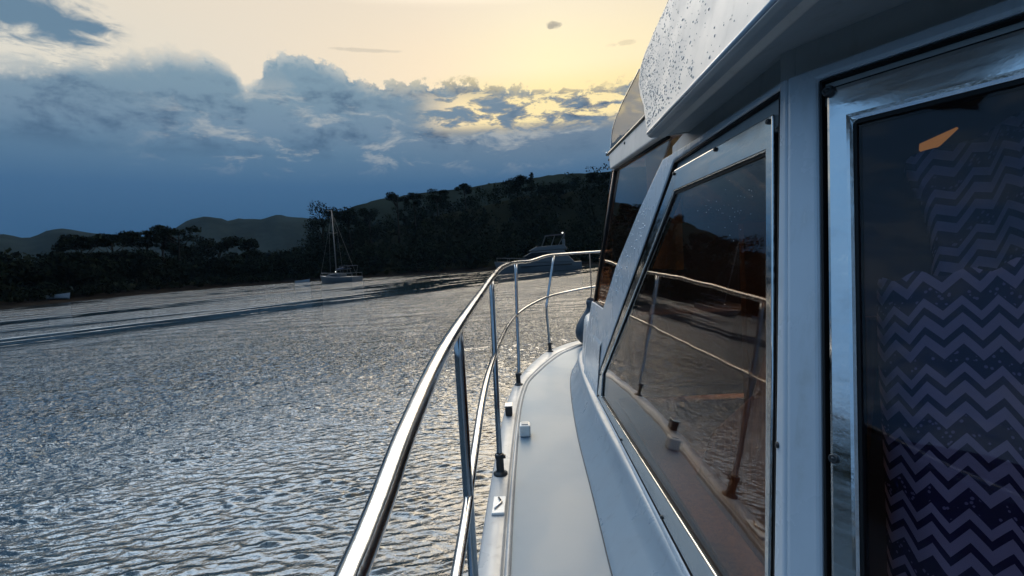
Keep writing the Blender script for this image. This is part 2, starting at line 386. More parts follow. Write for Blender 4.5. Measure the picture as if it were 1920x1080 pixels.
def place(px, py_, extra):
    """a spot on the land behind the waterline, at that picture bearing; gives x, y, distance"""
    p = (px-960, py_-540); d = Fw*F+Rt*(p[0]*e1[0]+p[1]*e1[1])-Up*(p[0]*e2[0]+p[1]*e2[1])
    a = math.degrees(math.atan2(d.x, d.y)); r = float(shore_r(a))+extra
    return a, r, d.z/math.hypot(d.x, d.y)

def tree(name, px, pytop, wpx, extra, style, label, group):
    a, r, tz = place(px, pytop, extra); x, y = polar(a, r); z0 = ground_h(a, r)-.15
    ztop = EYE+tz*r; h = max(ztop-z0, 3.5); wid = wpx/900*r*.5
    root = empty(name, (x, y, z0), label, 'tree', group)
    rs = random.Random(int(px*7+pytop)); r_ = np.random.default_rng(int(px*3+pytop))
    tb = MB(); cb = MB(); lean = (rs.uniform(-.05,.05)*h, rs.uniform(-.05,.05)*h)
    P = lambda t: Vector((x+lean[0]*t*t, y+lean[1]*t*t, z0+h*t))
    tb.tube([P(t) for t in (0,.2,.45,.7,.9)], [.02*h+.06, .017*h+.05, .014*h+.03, .009*h+.03, .03], 8)
    if style == 'umbrella':
        n = rs.randint(7, 10)
        for i in range(n):
            an = rs.uniform(0, 6.28); q = rs.random()**.6; lv = rs.choice((.80,.88,.93,.96))
            c = P(.6)+Vector((math.cos(an)*wid*q*.8, math.sin(an)*wid*q*.8, 0)); c.z = z0+h*(lv-.03)
            s0 = P(rs.uniform(.5,.75)); tb.tube([s0, s0.lerp(c, .6)+Vector((0,0,-.02*h)), c], [.009*h, .006*h, .02], 6)
            leaf_cloud(cb, c, wid*rs.uniform(.30,.5), h*rs.uniform(.04,.075), 260, .46, r_)
        for i in range(4):
            an = rs.uniform(0, 6.28); c = P(rs.uniform(.5,.72))+Vector((math.cos(an), math.sin(an), 0))*wid*rs.uniform(.4,.9)
            leaf_cloud(cb, c, wid*rs.uniform(.18,.3), h*.035, 60, .4, r_)
    elif style == 'spire':
        for i in range(16):
            t = .3+.7*i/15; k = wid*(1.1-t)*1.1
            c = P(t)+Vector((rs.uniform(-1,1)*k, rs.uniform(-1,1)*k, 0)); leaf_cloud(cb, c, k*.8+.3, .05*h, 70, .4, r_)
    else:
        for i in range(rs.randint(13, 17)):
            an = rs.uniform(0, 6.28); q = rs.random()**.5; t = rs.uniform(.38,.93); k = wid*(1-.45*abs(t-.6)/.4)
            c = P(t)+Vector((math.cos(an)*k*q, math.sin(an)*k*q, 0))
            s0 = P(max(t-.2,.2)); tb.tube([s0, c], [.008*h, .02], 5)
            leaf_cloud(cb, c, wid*rs.uniform(.30,.50), h*rs.uniform(.07,.12), 260, .5, r_)
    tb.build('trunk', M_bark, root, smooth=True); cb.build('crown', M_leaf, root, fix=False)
    return root
G1, G2 = 'pines on the low shore to the left', 'trees rising above the wooded hill'
low = [ # px, y of the top, width, metres behind the waterline, kind, label
 (146,438,66,14,'umbrella','dark flat-topped pine with one crown reaching right, at the left end of the shore pines'),
 (120,470,60,10,'round','low round tree below the left side of the leftmost flat-topped pine'),
 (212,441,58,16,'umbrella','pine with a small two-lobed flat crown, next right of the leftmost flat-topped pine'),
 (185,475,60,22,'round','rounded dark tree filling the gap between the two leftmost flat-topped pines'),
 (272,432,74,18,'umbrella','pine with a slanting crown rising to the right, left of the tallest shore pine'),
 (300,421,34,20,'umbrella','narrow pine poking up between the slanting pine and the broad tallest pine'),
 (328,420,72,16,'umbrella','broad flat-crowned pine, tallest on the low shore, in front of the middle hills'),
 (250,468,70,10,'round','dense dark round tree under the slanting pine on the low shore'),
 (345,452,80,26,'round','rounded tree at the right foot of the tallest shore pine'),
 (408,444,66,16,'round','wide bushy tree standing alone in front of the middle hills'),
 (460,447,40,18,'round','small round tree with a knobbly top, right of the wide bushy tree'),
 (40,492,70,16,'round','low dark tree at the left edge of the photo below the far hill'),
 (505,470,64,24,'round','low tree on the shore between the knobbly tree and the tall dark hill'),
]
for px, py_, wp, ex, sty, lab in low: tree('pine_tree' if sty == 'umbrella' else 'shore_tree', px, py_, wp, ex, sty, lab, G1)
high = [
 (600,384,80,18,'round','big dark round-topped tree at the left end of the wooded hill, behind the yacht mast'),
 (652,387,60,24,'round','lower rounded tree just right of the big one behind the yacht mast'),
 (690,385,44,34,'round','small tree on the slope between the mast and the twin flat crowns'),
 (742,360,42,42,'umbrella','left one of two flat-crowned pines side by side on the hill crest'),
 (775,360,46,40,'umbrella','right one of two flat-crowned pines side by side on the hill crest'),
 (818,354,52,48,'umbrella','flat pine with a ragged crown halfway along the crest of the hill'),
 (871,344,36,52,'umbrella','small tilted pine standing alone above the middle of the crest'),
 (968,331,60,56,'round','wide dark tree left of the thin spiky tree on the crest'),
 (995,325,22,58,'spire','thin spiky tree sticking up highest on the crest above the white cruiser'),
 (1040,344,60,56,'round','low wide tree on the crest right of the thin spiky tree'),
 (1122,323,54,60,'round','tall dark tree on the crest right beside the cabin window edge'),
]
for px, py_, wp, ex, sty, lab in high: tree('pine_tree' if sty != 'round' else 'hill_tree', px, py_, wp, ex, sty, lab, G2)

fb_ = MB(); r2 = np.random.default_rng(5)
def forest(a0_, a1_, d0, d1, n, hmin, hmax, leaves, size):
    for i in range(n):
        a = r2.uniform(a0_, a1_); d = d0+(d1-d0)*r2.random()**1.3; r = float(shore_r(a))+d; x, y = polar(a, r); z = ground_h(a, r)
        h = r2.uniform(hmin, hmax)*min(1, .45+d/22)
        for k in range(3):
            leaf_cloud(fb_, (x+r2.normal()*h*.16, y+r2.normal()*h*.16, z+h*(.35+.22*k)), h*r2.uniform(.22,.36), h*.2, leaves, size, r2)
forest(-27, 26, 9, 66, 620, 4.5, 8.0, 30, .75)
forest(-27, 26, 4, 13, 190, 2.0, 4.0, 26, .5)
forest(-66, -26, 8, 55, 520, 4.5, 8.2, 32, .75)
forest(-66, -26, 4, 12, 200, 1.6, 3.2, 24, .45)
forest(-190, -66, 9, 60, 360, 5, 9, 16, 1.1)
forest(26, 90, 9, 60, 110, 5, 8, 14, 1.1)
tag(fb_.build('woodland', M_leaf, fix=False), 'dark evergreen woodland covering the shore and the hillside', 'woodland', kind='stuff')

# radio mast on the far left hill
a, r, tz = place(87, 432, 0); r = 940; x, y = polar(a, r); zt = EYE+tz*r
root = empty('radio_mast', (x, y, zt-16), 'thin radio mast standing on the far hill at the left', 'mast')
m_ = MB(); m_.tube([(x,y,zt-16),(x,y,zt-2)], [.5,.35], 6); m_.build('lattice', M_black, root)
m_ = MB(); m_.tube([(x,y,zt-2),(x,y,zt+2)], [.22,.15], 6); m_.build('antenna', M_black, root)

# ------------------------------------------------------------------ water
def vnoise(x, y, seed):
    n = 256; T = np.random.default_rng(seed).random((n, n)).astype(np.float32)
    xi = np.floor(x).astype(np.int64); yi = np.floor(y).astype(np.int64); fx = (x-xi).astype(np.float32); fy = (y-yi).astype(np.float32)
    fx = fx*fx*(3-2*fx); fy = fy*fy*(3-2*fy); g_ = lambda i, j: T[(xi+i) % n, (yi+j) % n]
    return (g_(0,0)*(1-fx)+g_(1,0)*fx)*(1-fy)+(g_(0,1)*(1-fx)+g_(1,1)*fx)*fy
def fbm(x, y, seed, o=4):
    t = 0; a_ = .5
    for k in range(o): t = t+a_*vnoise(x*2**k+k*17.3, y*2**k+k*5.1, seed+k); a_ *= .5
    return t/(1-.5**o)
def build_water():
    ang = np.concatenate([np.arange(-180, -122, 2.0), np.arange(-122, 42, .125), np.arange(42, 180, 3.0)])
    n1 = 1500; inv = np.linspace(1/2.4, 1/135, n1); rr = np.concatenate([1/inv, np.geomspace(140, 2600, 24)])
    th = np.radians(ang); A, Rr = np.meshgrid(th, rr)
    X = (Rr*np.sin(A)).astype(np.float32); Y = (Rr*np.cos(A)).astype(np.float32)
    drow = np.gradient(rr)[:, None]; dth = np.gradient(th)[None, :]
    # wind lanes: chop fades past a slanting line, picks up again close to the shore
    s = (X+18)*(-.836)+(Y-17)*.545
    p = X*.545+Y*.836                                               # along the lanes
    s0 = s; s = s+6*(fbm(p*.06, s*.10, 21)-.5)+2.5*(fbm(p*.35, s*.5, 22, 3)-.5)
    q = np.clip((s+1.5)/6, 0, 1); q = q*q*(3-2*q)
    f1 = fbm(p*.040, s0*.22, 31); f2 = fbm(p*.13, s0*.9, 41, 3)
    sm = lambda v, a_, b_: (lambda t: t*t*(3-2*t))(np.clip((v-a_)/(b_-a_), 0, 1))
    left = np.clip((np.degrees(-A)-16)/16, 0, 1)
    calm = .07+sm(f1+.14*left*sm(s0, 4, 9)*sm(s0, 26, 18), .57, .74)*.62+.45*sm(f2, .63, .74)
    chop = 1*(1-q)+calm*q
    near = sm(s, 24, 31)*np.clip((np.degrees(-A)-12)/12, 0, 1)
    bandn = .10+1.5*sm(fbm(p*.028, s0*.42, 51)+.25*(f2-.5), .40, .60)
    chop = chop*(1-near)+bandn*near
    patch = .66+.72*fbm(X*.10+.03*Y, Y*.17, 61)
    chop = (chop*patch).astype(np.float32)
    Z = np.zeros_like(X); R = np.random.default_rng(3); N = 150
    lam = np.exp(R.uniform(np.log(.05), np.log(2.8), N)); k = 2*np.pi/lam
    wgt = np.exp(-(np.log(lam/.12)/.75)**2)+.10*(lam > .8)
    dirn = np.radians(174+R.normal(0, 1, N)*np.where(np.arange(N) % 4 == 0, 40, 15)); sl = wgt*np.sqrt(2*.185**2/np.sum(wgt**2))
    kx, ky = k*np.sin(dirn), k*np.cos(dirn); ph = R.uniform(0, 2*np.pi, N)
    sA, cA = np.sin(A), np.cos(A)
    wx = .35*np.sin(.9*Y+.5*X)+.25*np.sin(1.7*X-.6*Y); 
    for i in range(N):
        kr = np.abs(kx[i]*sA+ky[i]*cA)*drow; kt = np.abs(kx[i]*cA-ky[i]*sA)*Rr*dth
        f = np.clip((2.6-np.maximum(kr, kt))/1.6, 0, 1)
        Z += f*sl[i]/k[i]*np.sin(kx[i]*(X+.12*wx)+ky[i]*(Y+.12*wx)+ph[i])
    Z *= chop
    sd_ = .03; Z = Z+.30*Z*Z/.012                      # sharper crests
    Z[-24:] = 0
    V = np.stack([X, Y, Z], -1).reshape(-1, 3); nr, nc = X.shape
    i = np.arange(nr-1)[:, None]*nc; j = np.arange(nc)[None, :]; jn = (j+1) % nc
    Fc = np.stack([i+j, i+jn, i+nc+jn, i+nc+j], -1).reshape(-1, 4)
    me = bpy.data.meshes.new('water'); me.vertices.add(len(V)); me.vertices.foreach_set('co', V.astype(np.float32).ravel())
    me.loops.add(Fc.size); me.loops.foreach_set('vertex_index', Fc.astype(np.int32).ravel())
    me.polygons.add(len(Fc)); me.polygons.foreach_set('loop_start', np.arange(0, Fc.size, 4, dtype=np.int32))
    me.polygons.foreach_set('use_smooth', np.ones(len(Fc), bool))
    me.update(calc_edges=True)
    at = me.attributes.new('chop', 'FLOAT', 'POINT'); at.data.foreach_set('value', chop.ravel())
    # inner disc under the boat
    return me
def f_water(nt, b, P):
    at = nt.node('ShaderNodeAttribute', attribute_name='chop'); ch = at.outputs['Fac']
    b.inputs['IOR'].default_value = 1.68; b.inputs['Roughness'].default_value = .045
    v1 = sclv(nt, P, .75, 1.25, 1)
    n1 = nt.noise(v1, 8.0, 3, .55, .4); n2 = nt.noise(v1, 16, 3, .55, .3); n3 = nt.noise(v1, 1.3, 2, .5)
    cd = nt.node('ShaderNodeVectorMath', operation='LENGTH'); nt.put(cd.inputs[0], P); r = cd.outputs['Value']
    far = nt.mr(r, 4.5, 13)
    h = nt.m('ADD', nt.m('MULTIPLY', n2, .008), nt.m('MULTIPLY', far, nt.m('ADD', nt.m('MULTIPLY', n1, .145), nt.m('MULTIPLY', n3, .24))))
    nt.put(b.inputs['Normal'], nt.bump(nt.m('MULTIPLY', h, ch), 1., 1.))
    nt.put(b.inputs['Roughness'], nt.mr(r, 10, 90, .03, .07))
M_water = mat('sea_water', (.006,.014,.020), .05, fn=f_water)
me = build_water(); me.materials.append(M_water)
wobj = bpy.data.objects.new('water', me); COL.objects.link(wobj); tag(wobj, kind='structure')

# ------------------------------------------------------------------ air
m_ = bpy.data.materials.new('haze_air'); m_.use_nodes = True; nt = NT(m_.node_tree); nt.n.clear()
pv = nt.node('ShaderNodeVolumePrincipled'); pv.inputs['Color'].default_value = (.32,.62,1.0,1); pv.inputs['Density'].default_value = .000045
nt.put(nt.node('ShaderNodeOutputMaterial').inputs['Volume'], pv.outputs[0])
mb = MB(); mb.box((0, 0, 69), (2800, 2800, 142)); hz = mb.build('haze', m_); tag(hz, kind='stuff')

# ------------------------------------------------------------------ boats at anchor
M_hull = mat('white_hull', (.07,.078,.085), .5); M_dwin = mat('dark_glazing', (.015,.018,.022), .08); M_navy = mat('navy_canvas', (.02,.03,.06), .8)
M_alu = mat('mast_alloy', (.12,.12,.12), .55, metal=.1); M_red = mat('red_cover', (.16,.02,.03), .8); M_lamp = bpy.data.materials.new('anchor_lamp'); M_lamp.use_nodes = True
_b = M_lamp.node_tree.nodes['Principled BSDF']; _b.inputs['Emission Color'].default_value = (1,.93,.82,1); _b.inputs['Emission Strength'].default_value = 2.0
def hull_loft(L, beam, free, bowrise, root, sheer_mat, stern=.75, draft=.5, Wd=None):
    """hull along +X (bow at +L/2)"""
    rows = []
    for i in range(25):
        t = i/24; x = -L/2+L*t
        half = beam/2*(stern+(1-stern)*min(1, t*2.5))*(1-max(0, (t-.45)/.55)**2.2)
        zt = free+bowrise*t*t
        rake = (t > .8)*(t-.8)*L*.28
        rows.append([(x, half*s_, zt) if k == 0 else None for k, s_ in ((0, 1),)]); rows[-1] = []
        for s_, zz, kk in ((1, zt, 1), (.98, zt*.45, .97), (.82, .02, .9), (.35, -draft*.7, .5), (0, -draft, 0)):
            rows[-1].append((x+rake*(zz/zt if zz > 0 else 0)*.8, half*kk*s_/max(s_, .01) if kk else 0, zz))
        for s_, zz, kk in ((.35, -draft*.7, .5), (.82, .02, .9), (.98, zt*.45, .97), (1, zt, 1)):
            rows[-1].append((x+rake*(zz/zt if zz > 0 else 0)*.8, -half*kk, zz))
    return rows
def boat_hull(name, L, beam, free, rise, m_, root, **k):
    b = MB(); rows = hull_loft(L, beam, free, rise, root, m_, **k); n = len(b.v); b.grid(rows)
    w_ = len(rows[0]); b.f.append(tuple(n+j for j in range(w_)))
    for i in range(len(rows)-1):                                        # deck
        b.f.append((n+i*w_, n+i*w_+w_-1, n+(i+1)*w_+w_-1, n+(i+1)*w_))
    return b.build(name, m_, root, smooth=False, shift=False)
def on_water(px, py_, r):
    a, _, _ = place(px, py_, 0); return polar(a, r)
# sailing yacht, seen three-quarter from its stern side
x, y = on_water(636, 525, 96)
sb = empty('sailing_yacht', (x, y, 0), 'small sailing yacht with a bare tall mast anchored off the dark shore', 'sailboat', rz=rad(150))
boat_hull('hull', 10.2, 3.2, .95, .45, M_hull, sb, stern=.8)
b = MB(); b.tube([(.6,0,1.0),(.6,0,13.4)], [.11,.075], 8); mast = b.build('mast', M_alu, sb, shift=False, smooth=True)
b = MB(); b.tube([(.6,0,9.2),(.6,.9,9.35)], .03, 5); b.tube([(.6,0,9.2),(.6,-.9,9.35)], .03, 5); b.build('spreader', M_alu, mast, shift=False)
b = MB(); b.tube([(.6,0,13.45),(1.9,.1,13.62)], .035, 5); b.box((.6,0,13.5), (.12,.12,.14)); b.build('wind_vane', M_alu, mast, shift=False)
b = MB(); b.tube([(.5,0,2.3),(-3.6,0,2.45)], .08, 8); b.build('boom', M_alu, sb, shift=False)
b = MB(); b.tube([(.4,0,2.42),(-1,0,2.52),(-3.4,0,2.5)], [.16,.2,.1], 8); b.build('sail_cover', M_navy, sb, shift=False, smooth=True)
b = MB(); b.tube([(5.3,0,1.5),(.6,0,13.1)], .02, 5); b.tube([(-5,0,1.0),(.6,0,13.3)], .015, 5); b.tube([(.5,1.5,1.0),(.6,.9,9.35),(.6,0,13.2)], .015, 5); b.tube([(.5,-1.5,1.0),(.6,-.9,9.35),(.6,0,13.2)], .015, 5); b.build('rigging', M_alu, sb, shift=False)
b = MB(); b.plate([(-1.2,.95),(3.0,1.15),(2.4,1.45),(.9,1.62),(-1.2,1.62)], [], lambda u, v, o: Vector((u, o, v)), -.85, .85); cab = b.build('cabin', M_hull, sb, shift=False, bevel=.08)
b = MB(); b.box((.4,0,1.42), (2.0,1.74,.16)); b.build('cabin_window', M_dwin, cab, shift=False)
b = MB(); b.box((-2.9,0,2.95), (2.5,2.3,.08)); bi = b.build('bimini', M_navy, sb, shift=False, bevel=.03)
for sx in (-4.1,-1.7):
    for sy in (-1.1,1.1): b = MB(); b.tube([(-2.9+(sx+2.9)*.5,sy,1.0),(sx,sy,2.92)], .025, 5); b.build('bimini_pole', M_alu, bi, shift=False)
b = MB(); b.tube([(-5,1.2,1.6),(-3.5,1.45,1.62),(0,1.55,1.65),(3.5,1.0,1.8),(5.1,0,2.0),(3.5,-1.0,1.8),(0,-1.55,1.65),(-3.5,-1.45,1.62),(-5,-1.2,1.6)], .03, 5)
for q in ((-5,1.2,1.6),(-2,1.5,1.63),(1,1.45,1.68),(3.5,1.0,1.8),(3.5,-1.0,1.8),(1,-1.45,1.68),(-2,-1.5,1.63),(-5,-1.2,1.6)): b.tube([q, (q[0], q[1], .95)], .025, 5)
b.build('guard_rail', M_alu, sb, shift=False)
b = MB(); b.lathe([(0,-.14),(.12,-.08),(.15,0),(.12,.08),(0,.14)], (.75,0,2.0), 10); b.build('cabin_lamp', M_lamp, sb, shift=False, smooth=True)

# white motor cruiser, bow to the left
x, y = on_water(1012, 510, 82)
mc = empty('motor_cruiser', (x, y, 0), 'white motor cruiser with a flybridge and swept windscreen moored under the wooded hill', 'motorboat', rz=rad(176))
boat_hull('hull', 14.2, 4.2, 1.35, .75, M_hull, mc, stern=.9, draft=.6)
b = MB(); b.box((-1.2,0,.98), (8.5,4.16,.16)); b.build('hull_stripe', M_dwin, mc, shift=False)
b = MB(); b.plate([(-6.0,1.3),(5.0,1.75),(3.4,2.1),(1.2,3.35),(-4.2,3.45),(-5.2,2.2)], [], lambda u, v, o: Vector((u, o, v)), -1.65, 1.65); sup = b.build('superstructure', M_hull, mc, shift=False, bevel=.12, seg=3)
b = MB(); b.plate([(3.35,2.2),(1.15,3.22),(-1.2,3.2),(-3.6,2.75),(-3.2,2.45),(.5,2.3)], [], lambda u, v, o: Vector((u, o, v)), -1.68, 1.68); b.build('side_window', M_dwin, sup, shift=False)
b = MB(); b.plate([(.9,3.45),(1.6,3.55),(.4,4.15),(-4.4,4.3),(-4.9,3.5)], [], lambda u, v, o: Vector((u, o, v)), -1.55, 1.55); fly = b.build('flybridge', M_hull, mc, shift=False, bevel=.12, seg=3)
b = MB(); b.plate([(.5,4.15),(.35,4.2),(-.6,5.0),(-.45,4.95)], [], lambda u, v, o: Vector((u, o, v)), -1.2, 1.2); b.build('windscreen', M_dwin, fly, shift=False)
b = MB(); b.box((-2.9,0,6.0), (3.4,2.6,.08), Matrix.Rotation(rad(2), 3, 'Y')); bi = b.build('bimini', M_navy, mc, shift=False, bevel=.03)
for sy in (-1.25,1.25):
    for xa, xb, zb, rr_ in ((-.6,-1.3,5.95,.03),(-4.2,-4.5,6.05,.05),(-3.4,-4.4,5.9,.03),(-2.2,-2.9,5.98,.03)):
        b = MB(); b.tube([(xa,sy,4.25),(xb,sy,zb)], rr_, 6); b.build('bimini_pole', M_alu, bi, shift=False)
b = MB(); b.box((-4.3,0,4.75), (.5,2.6,.9)); b.build('radar_arch', M_hull, mc, shift=False, bevel=.1)
b = MB(); b.lathe([(0,-.13),(.11,-.07),(.14,0),(.11,.07),(0,.13)], (-4.2,0,6.3), 10); b.build('anchor_light', M_lamp, mc, shift=False, smooth=True)
b = MB(); b.tube([(7.3,0,2.7),(5.2,1.35,2.55),(2.0,1.9,2.3)], .025, 5); b.tube([(7.3,0,2.7),(5.2,-1.35,2.55),(2.0,-1.9,2.3)], .025, 5)
for q in ((7.2,0,2.7),(5.2,1.35,2.55),(5.2,-1.35,2.55),(2.0,1.9,2.3),(2.0,-1.9,2.3)): b.tube([q, (q[0], q[1], 1.5)], .022, 5)
b.build('bow_rail', M_alu, mc, shift=False)

M_din = mat('dinghy_grey', (.16,.2,.24), .5)
def dinghy(px, py_, extra, L, label, rz, lift):
    a, r, _ = place(px, py_, extra); x, y = polar(a, r)
    d = empty('dinghy', (x, y, max(ground_h(a, r), 0)+lift), label, 'dinghy', 'small boats by the shore', rz)
    boat_hull('hull', L, L*.42, .5, .22, M_din, d, stern=.85, draft=.16)
    b = MB(); b.box((-.1*L,0,.44), (.28,L*.36,.05)); b.box((.2*L,0,.46), (.26,L*.3,.05)); b.build('thwart', M_wood, d, shift=False)
    return d
dinghy(104, 556, 6.5, 3.2, 'grey dinghy pulled up on the beach at the far left', rad(25), .12)
dinghy(567, 526, -7, 3.0, 'low pale tender floating just left of the sailing yacht', rad(10), 0)

# ------------------------------------------------------------------ the motor yacht we stand on
YX = 1.8
yacht = empty('motor_yacht', (YX, 1.5, 0), 'white motor yacht seen from its own wet side deck, with steel rails and tinted windows', 'motorboat')
W = lambda x, y, u: (x, y, EYE+u)
nA = Vector((-1, 0, .14)).normalized()
def PA(y, u, o=0.): return Vector((.481+.14*u, y, EYE+u))+nA*o
bdir = Vector((math.sin(rad(33)), -math.cos(rad(33)), 0)); nB = bdir.cross(Vector((.14,.2128,1))).normalized()
def PB(t, u, o=0.): return Vector((.481+.14*u, .912+.2128*u, EYE+u))+bdir*t+nB*o
def Kc(u): return (.912+.2128*u, u)

# deck edge in plan (x, y)
EDGE = [(-.02,-5.2),(-.10,-3),(-.20,0),(-.22,1.5),(-.221,2.38),(-.206,3.27),(-.155,3.9),(-.08,4.3),(0,4.64),(.09,4.95),(.18,5.18),(.375,5.5),(.50,5.64),(.62,5.76),(.9,5.98),(1.3,6.2),(1.8,6.3)]
E_ = spline(EDGE, 6)
def sweep(path, prof, wide=lambda p: 1.0):
    rows = []
    for i, p in enumerate(path):
        t = path[min(i+1, len(path)-1)]-path[max(i-1, 0)]; t = t/np.linalg.norm(t); n = np.array([t[1], -t[0]]); k = wide(p)
        rows.append([W(p[0]+n[0]*s*k, p[1]+n[1]*s*k, u) for s, u in prof])
    rows[-1] = [(YX, q[1], q[2]) for q in rows[-1]] if abs(path[-1][0]-YX) < 1e-6 else rows[-1]
    return rows
bw = lambda p: 1+.9*min(max((p[1]-3.9)/1.4, 0), 1)
mb = MB(); mb.grid(sweep(E_, [(.06,-1.012),(.0,-1.02),(-.012,-1.035),(-.012,-1.075),(.0,-1.09),(.03,-1.3),(.09,-1.7),(.2,-2.3),(.5,-2.7)], lambda p: 1.)); 
mb.build('hull', M_gel, yacht, smooth=True, mirror=True)
mb = MB(); mb.grid(sweep(E_, [(-.004,-1.03),(-.006,-1.008),(.002,-1.0),(.07,-1.0),(.076,-1.003),(.078,-1.013),(.084,-1.016),(.086,-1.004),(.091,-.997),(.098,-.997),(.103,-1.004),(.108,-1.014)], bw))
mb.build('cap_rail', M_cap, yacht, smooth=True, mirror=True)
# flat of the deck
mb = MB(); inner = sweep(E_, [(.100,-1.012)], bw); rows = []
for p, in inner: rows.append([p]+[(p[0]+(YX-p[0])*t, p[1], EYE-1.012) for t in (.1,.25,.5,.75,1.)])
mb.grid(rows); mb.build('side_deck', M_deck, yacht, smooth=True, mirror=True)
# coaming: slope from the deck up to the rounded ledge under the cabin
LED = [(.40,.2),(.372,.75),(.356,1.22),(.341,1.96),(.326,2.6),(.333,3.3),(.36,3.9),(.41,4.25),(.53,4.55),(.78,4.75),(1.2,4.86),(1.8,4.9)]
Lp = spline(LED, 6)
wl = lambda p: float(np.interp(p[1], [0, 1.5, 2.34, 3.36, 4.1, 4.6], [1.35, 1.2, .95, .70, .55, .7]))
def sweepL(prof, path, wd):
    rows = sweep(path, [(max(s, 0), u) for s, u in prof])
    rw = sweep(path, [(s, u) for s, u in prof], wd)
    return [[b_ if prof[k][0] < 0 else a_ for k, (a_, b_) in enumerate(zip(r1, r2_))] for r1, r2_ in zip(rows, rw)]
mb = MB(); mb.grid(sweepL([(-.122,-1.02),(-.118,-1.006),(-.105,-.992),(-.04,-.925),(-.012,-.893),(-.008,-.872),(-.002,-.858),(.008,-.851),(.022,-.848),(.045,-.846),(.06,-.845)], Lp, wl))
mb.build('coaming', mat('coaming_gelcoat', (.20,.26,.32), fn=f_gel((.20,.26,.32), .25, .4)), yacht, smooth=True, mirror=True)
sp_ = sweepL([(-.1195,-1.008),(-.118,-1.006)], Lp, wl)
mb = MB(); mb.tube([r[0] for r in sp_], .0022, 6); mb.build('deck_seam', mat('grey_caulk', (.06,.065,.07), .8), yacht, mirror=True)
# low trunk forward of the cabin
Tp = [p for p in Lp if p[1] > 2.75]
mb = MB(); mb.grid(sweep(Tp, [(.034,-.86),(.040,-.80),(.062,-.60),(.068,-.545),(.078,-.52),(.10,-.508),(.14,-.503),(.9,-.47)])); 
mb.build('foredeck_trunk', M_gel, yacht, smooth=True, mirror=True)

# cabin side: moulded panel round the big window
FR = [(2.82,-.845),(2.81,-.686),(1.686,.276),(1.024,.268),(.908,-.242),(.79,-.80),(1.17,-.815)]
FR = [(2.823,-.835),(2.812,-.686),(1.690,.276),(1.024,.268),(.91,-.242),(.80,-.812)]
HO = [(2.84,-.842),(2.83,-.682),(1.705,.308),(1.004,.308),(.893,-.242),(.782,-.826)]
GL = [(2.700,-.800),(2.716,-.676),(1.677,.196),(1.043,.192),(.941,-.249),(.835,-.722)]
OUT = [Kc(-.86),Kc(-.3),Kc(.322),(1.57,.334),(1.86,.345),(2.17,.194),(2.61,-.068),(2.84,-.273),(2.90,-.325),(3.42,-.325),(3.5,-.5),(3.5,-.86)]
mb = MB(); mb.plate(OUT, [HO[::-1]], PA, -.06, .002); mb.build('cabin_side', M_gel, yacht, mirror=True, bevel=.008, seg=3)
mb = MB(); mb.plate([Kc(.25),Kc(.40),(1.66,.40),(1.80,.38),(1.75,.25)], [], PA, -.07, -.016); mb.build('upper_cabin_side', M_under, yacht, mirror=True)
def screw(parent, q, n, r=.006, h=.006, mt=None):
    m3 = n.to_track_quat('Z', 'Y').to_matrix(); b = MB()
    b.lathe([(0,h),(r*.35,h),(r*.45,h*.6),(r*.6,h),(r*.9,h*.8),(r,h*.4),(r,-.002)], q, 12, m3); return b.build('screw', mt or M_black, parent, smooth=True)
def window(name, fn, n, fr, gl, gmat, screws, gin=.006):
    b = MB(); b.plate(gl, [], fn, -.018, -.011); wnd = b.build(name, gmat, yacht)
    c = np.mean(gl, 0); grow = lambda P, d: [tuple(np.array(p)+d*(np.array(p)-c)/np.linalg.norm(np.array(p)-c)) for p in P]
    b = MB(); b.plate(fr, [grow(gl, gin)[::-1]], fn, -.03, 0.); f_ = b.build('window_frame', M_frame, wnd, bevel=.004, seg=3)
    b = MB(); b.plate(grow(gl, gin+.001), [grow(gl, -.003)[::-1]], fn, -.025, -.007); b.build('gasket', M_rubber, wnd)
    for q in screws: screw(wnd, fn(*q, 0.), n)
    return wnd
window('side_window', PA, nA, FR, GL, M_glass, [(1.035,.255),(1.32,.262),(1.685,.262),(.86,-.36),(.81,-.62),(2.80,-.70),(2.80,-.825),(2.1,-.822),(1.45,-.818)])
b = MB(); b.plate(HO, [FR[::-1]], PA, -.06, -.040); b.build('window_recess', M_rubber, yacht)
def shrink(P, d):
    c = np.mean(P, 0); return [tuple(np.array(p)+d*(c-np.array(p))/np.linalg.norm(c-np.array(p))) for p in P]
b = MB(); b.plate(shrink(HO, .002), [shrink(HO, .006)[::-1]], PA, -.058, -.001); b.build('shade_liner', M_rubber, yacht)  # black liner paints the shade of the gap onto the hole sides
# side light of the wheelhouse, forward of the raked pillar
GC = [(3.36,-.315),(3.02,.515),(1.86,.43),(2.13,.20),(2.58,-.06),(2.80,-.26),(2.86,-.315)]
b = MB(); b.plate(GC, [], PA, -.030, -.022); wc = b.build('quarter_window', M_glass, yacht)
b = MB(); b.tube([PA(3.375,-.32,-.02), PA(3.03,.52,-.02)], .010, 8); b.tube([PA(3.03,.52,-.02), PA(1.88,.437,-.02)], .008, 8); b.tube([PA(3.375,-.322,-.02), PA(2.86,-.322,-.012)], .007, 8); b.build('gasket', M_rubber, wc, smooth=True)
b = MB(); b.tube([PA(3.39,-.32,-.014), PA(3.05,.52,-.014)], .007, 8); b.build('window_frame', M_frame, wc, smooth=True)
# front screens across the bow of the wheelhouse
b = MB(); b.plate([(0,0),(1,0),(1,1),(0,1)], [], lambda s, t, o: Vector((.44+.11*t+(YX-.44-.11*t)*s, 3.38-.34*t+.25*s+o, EYE-.33+.85*t)), -.004, .004); b.build('windscreen', M_glass, yacht, mirror=True)
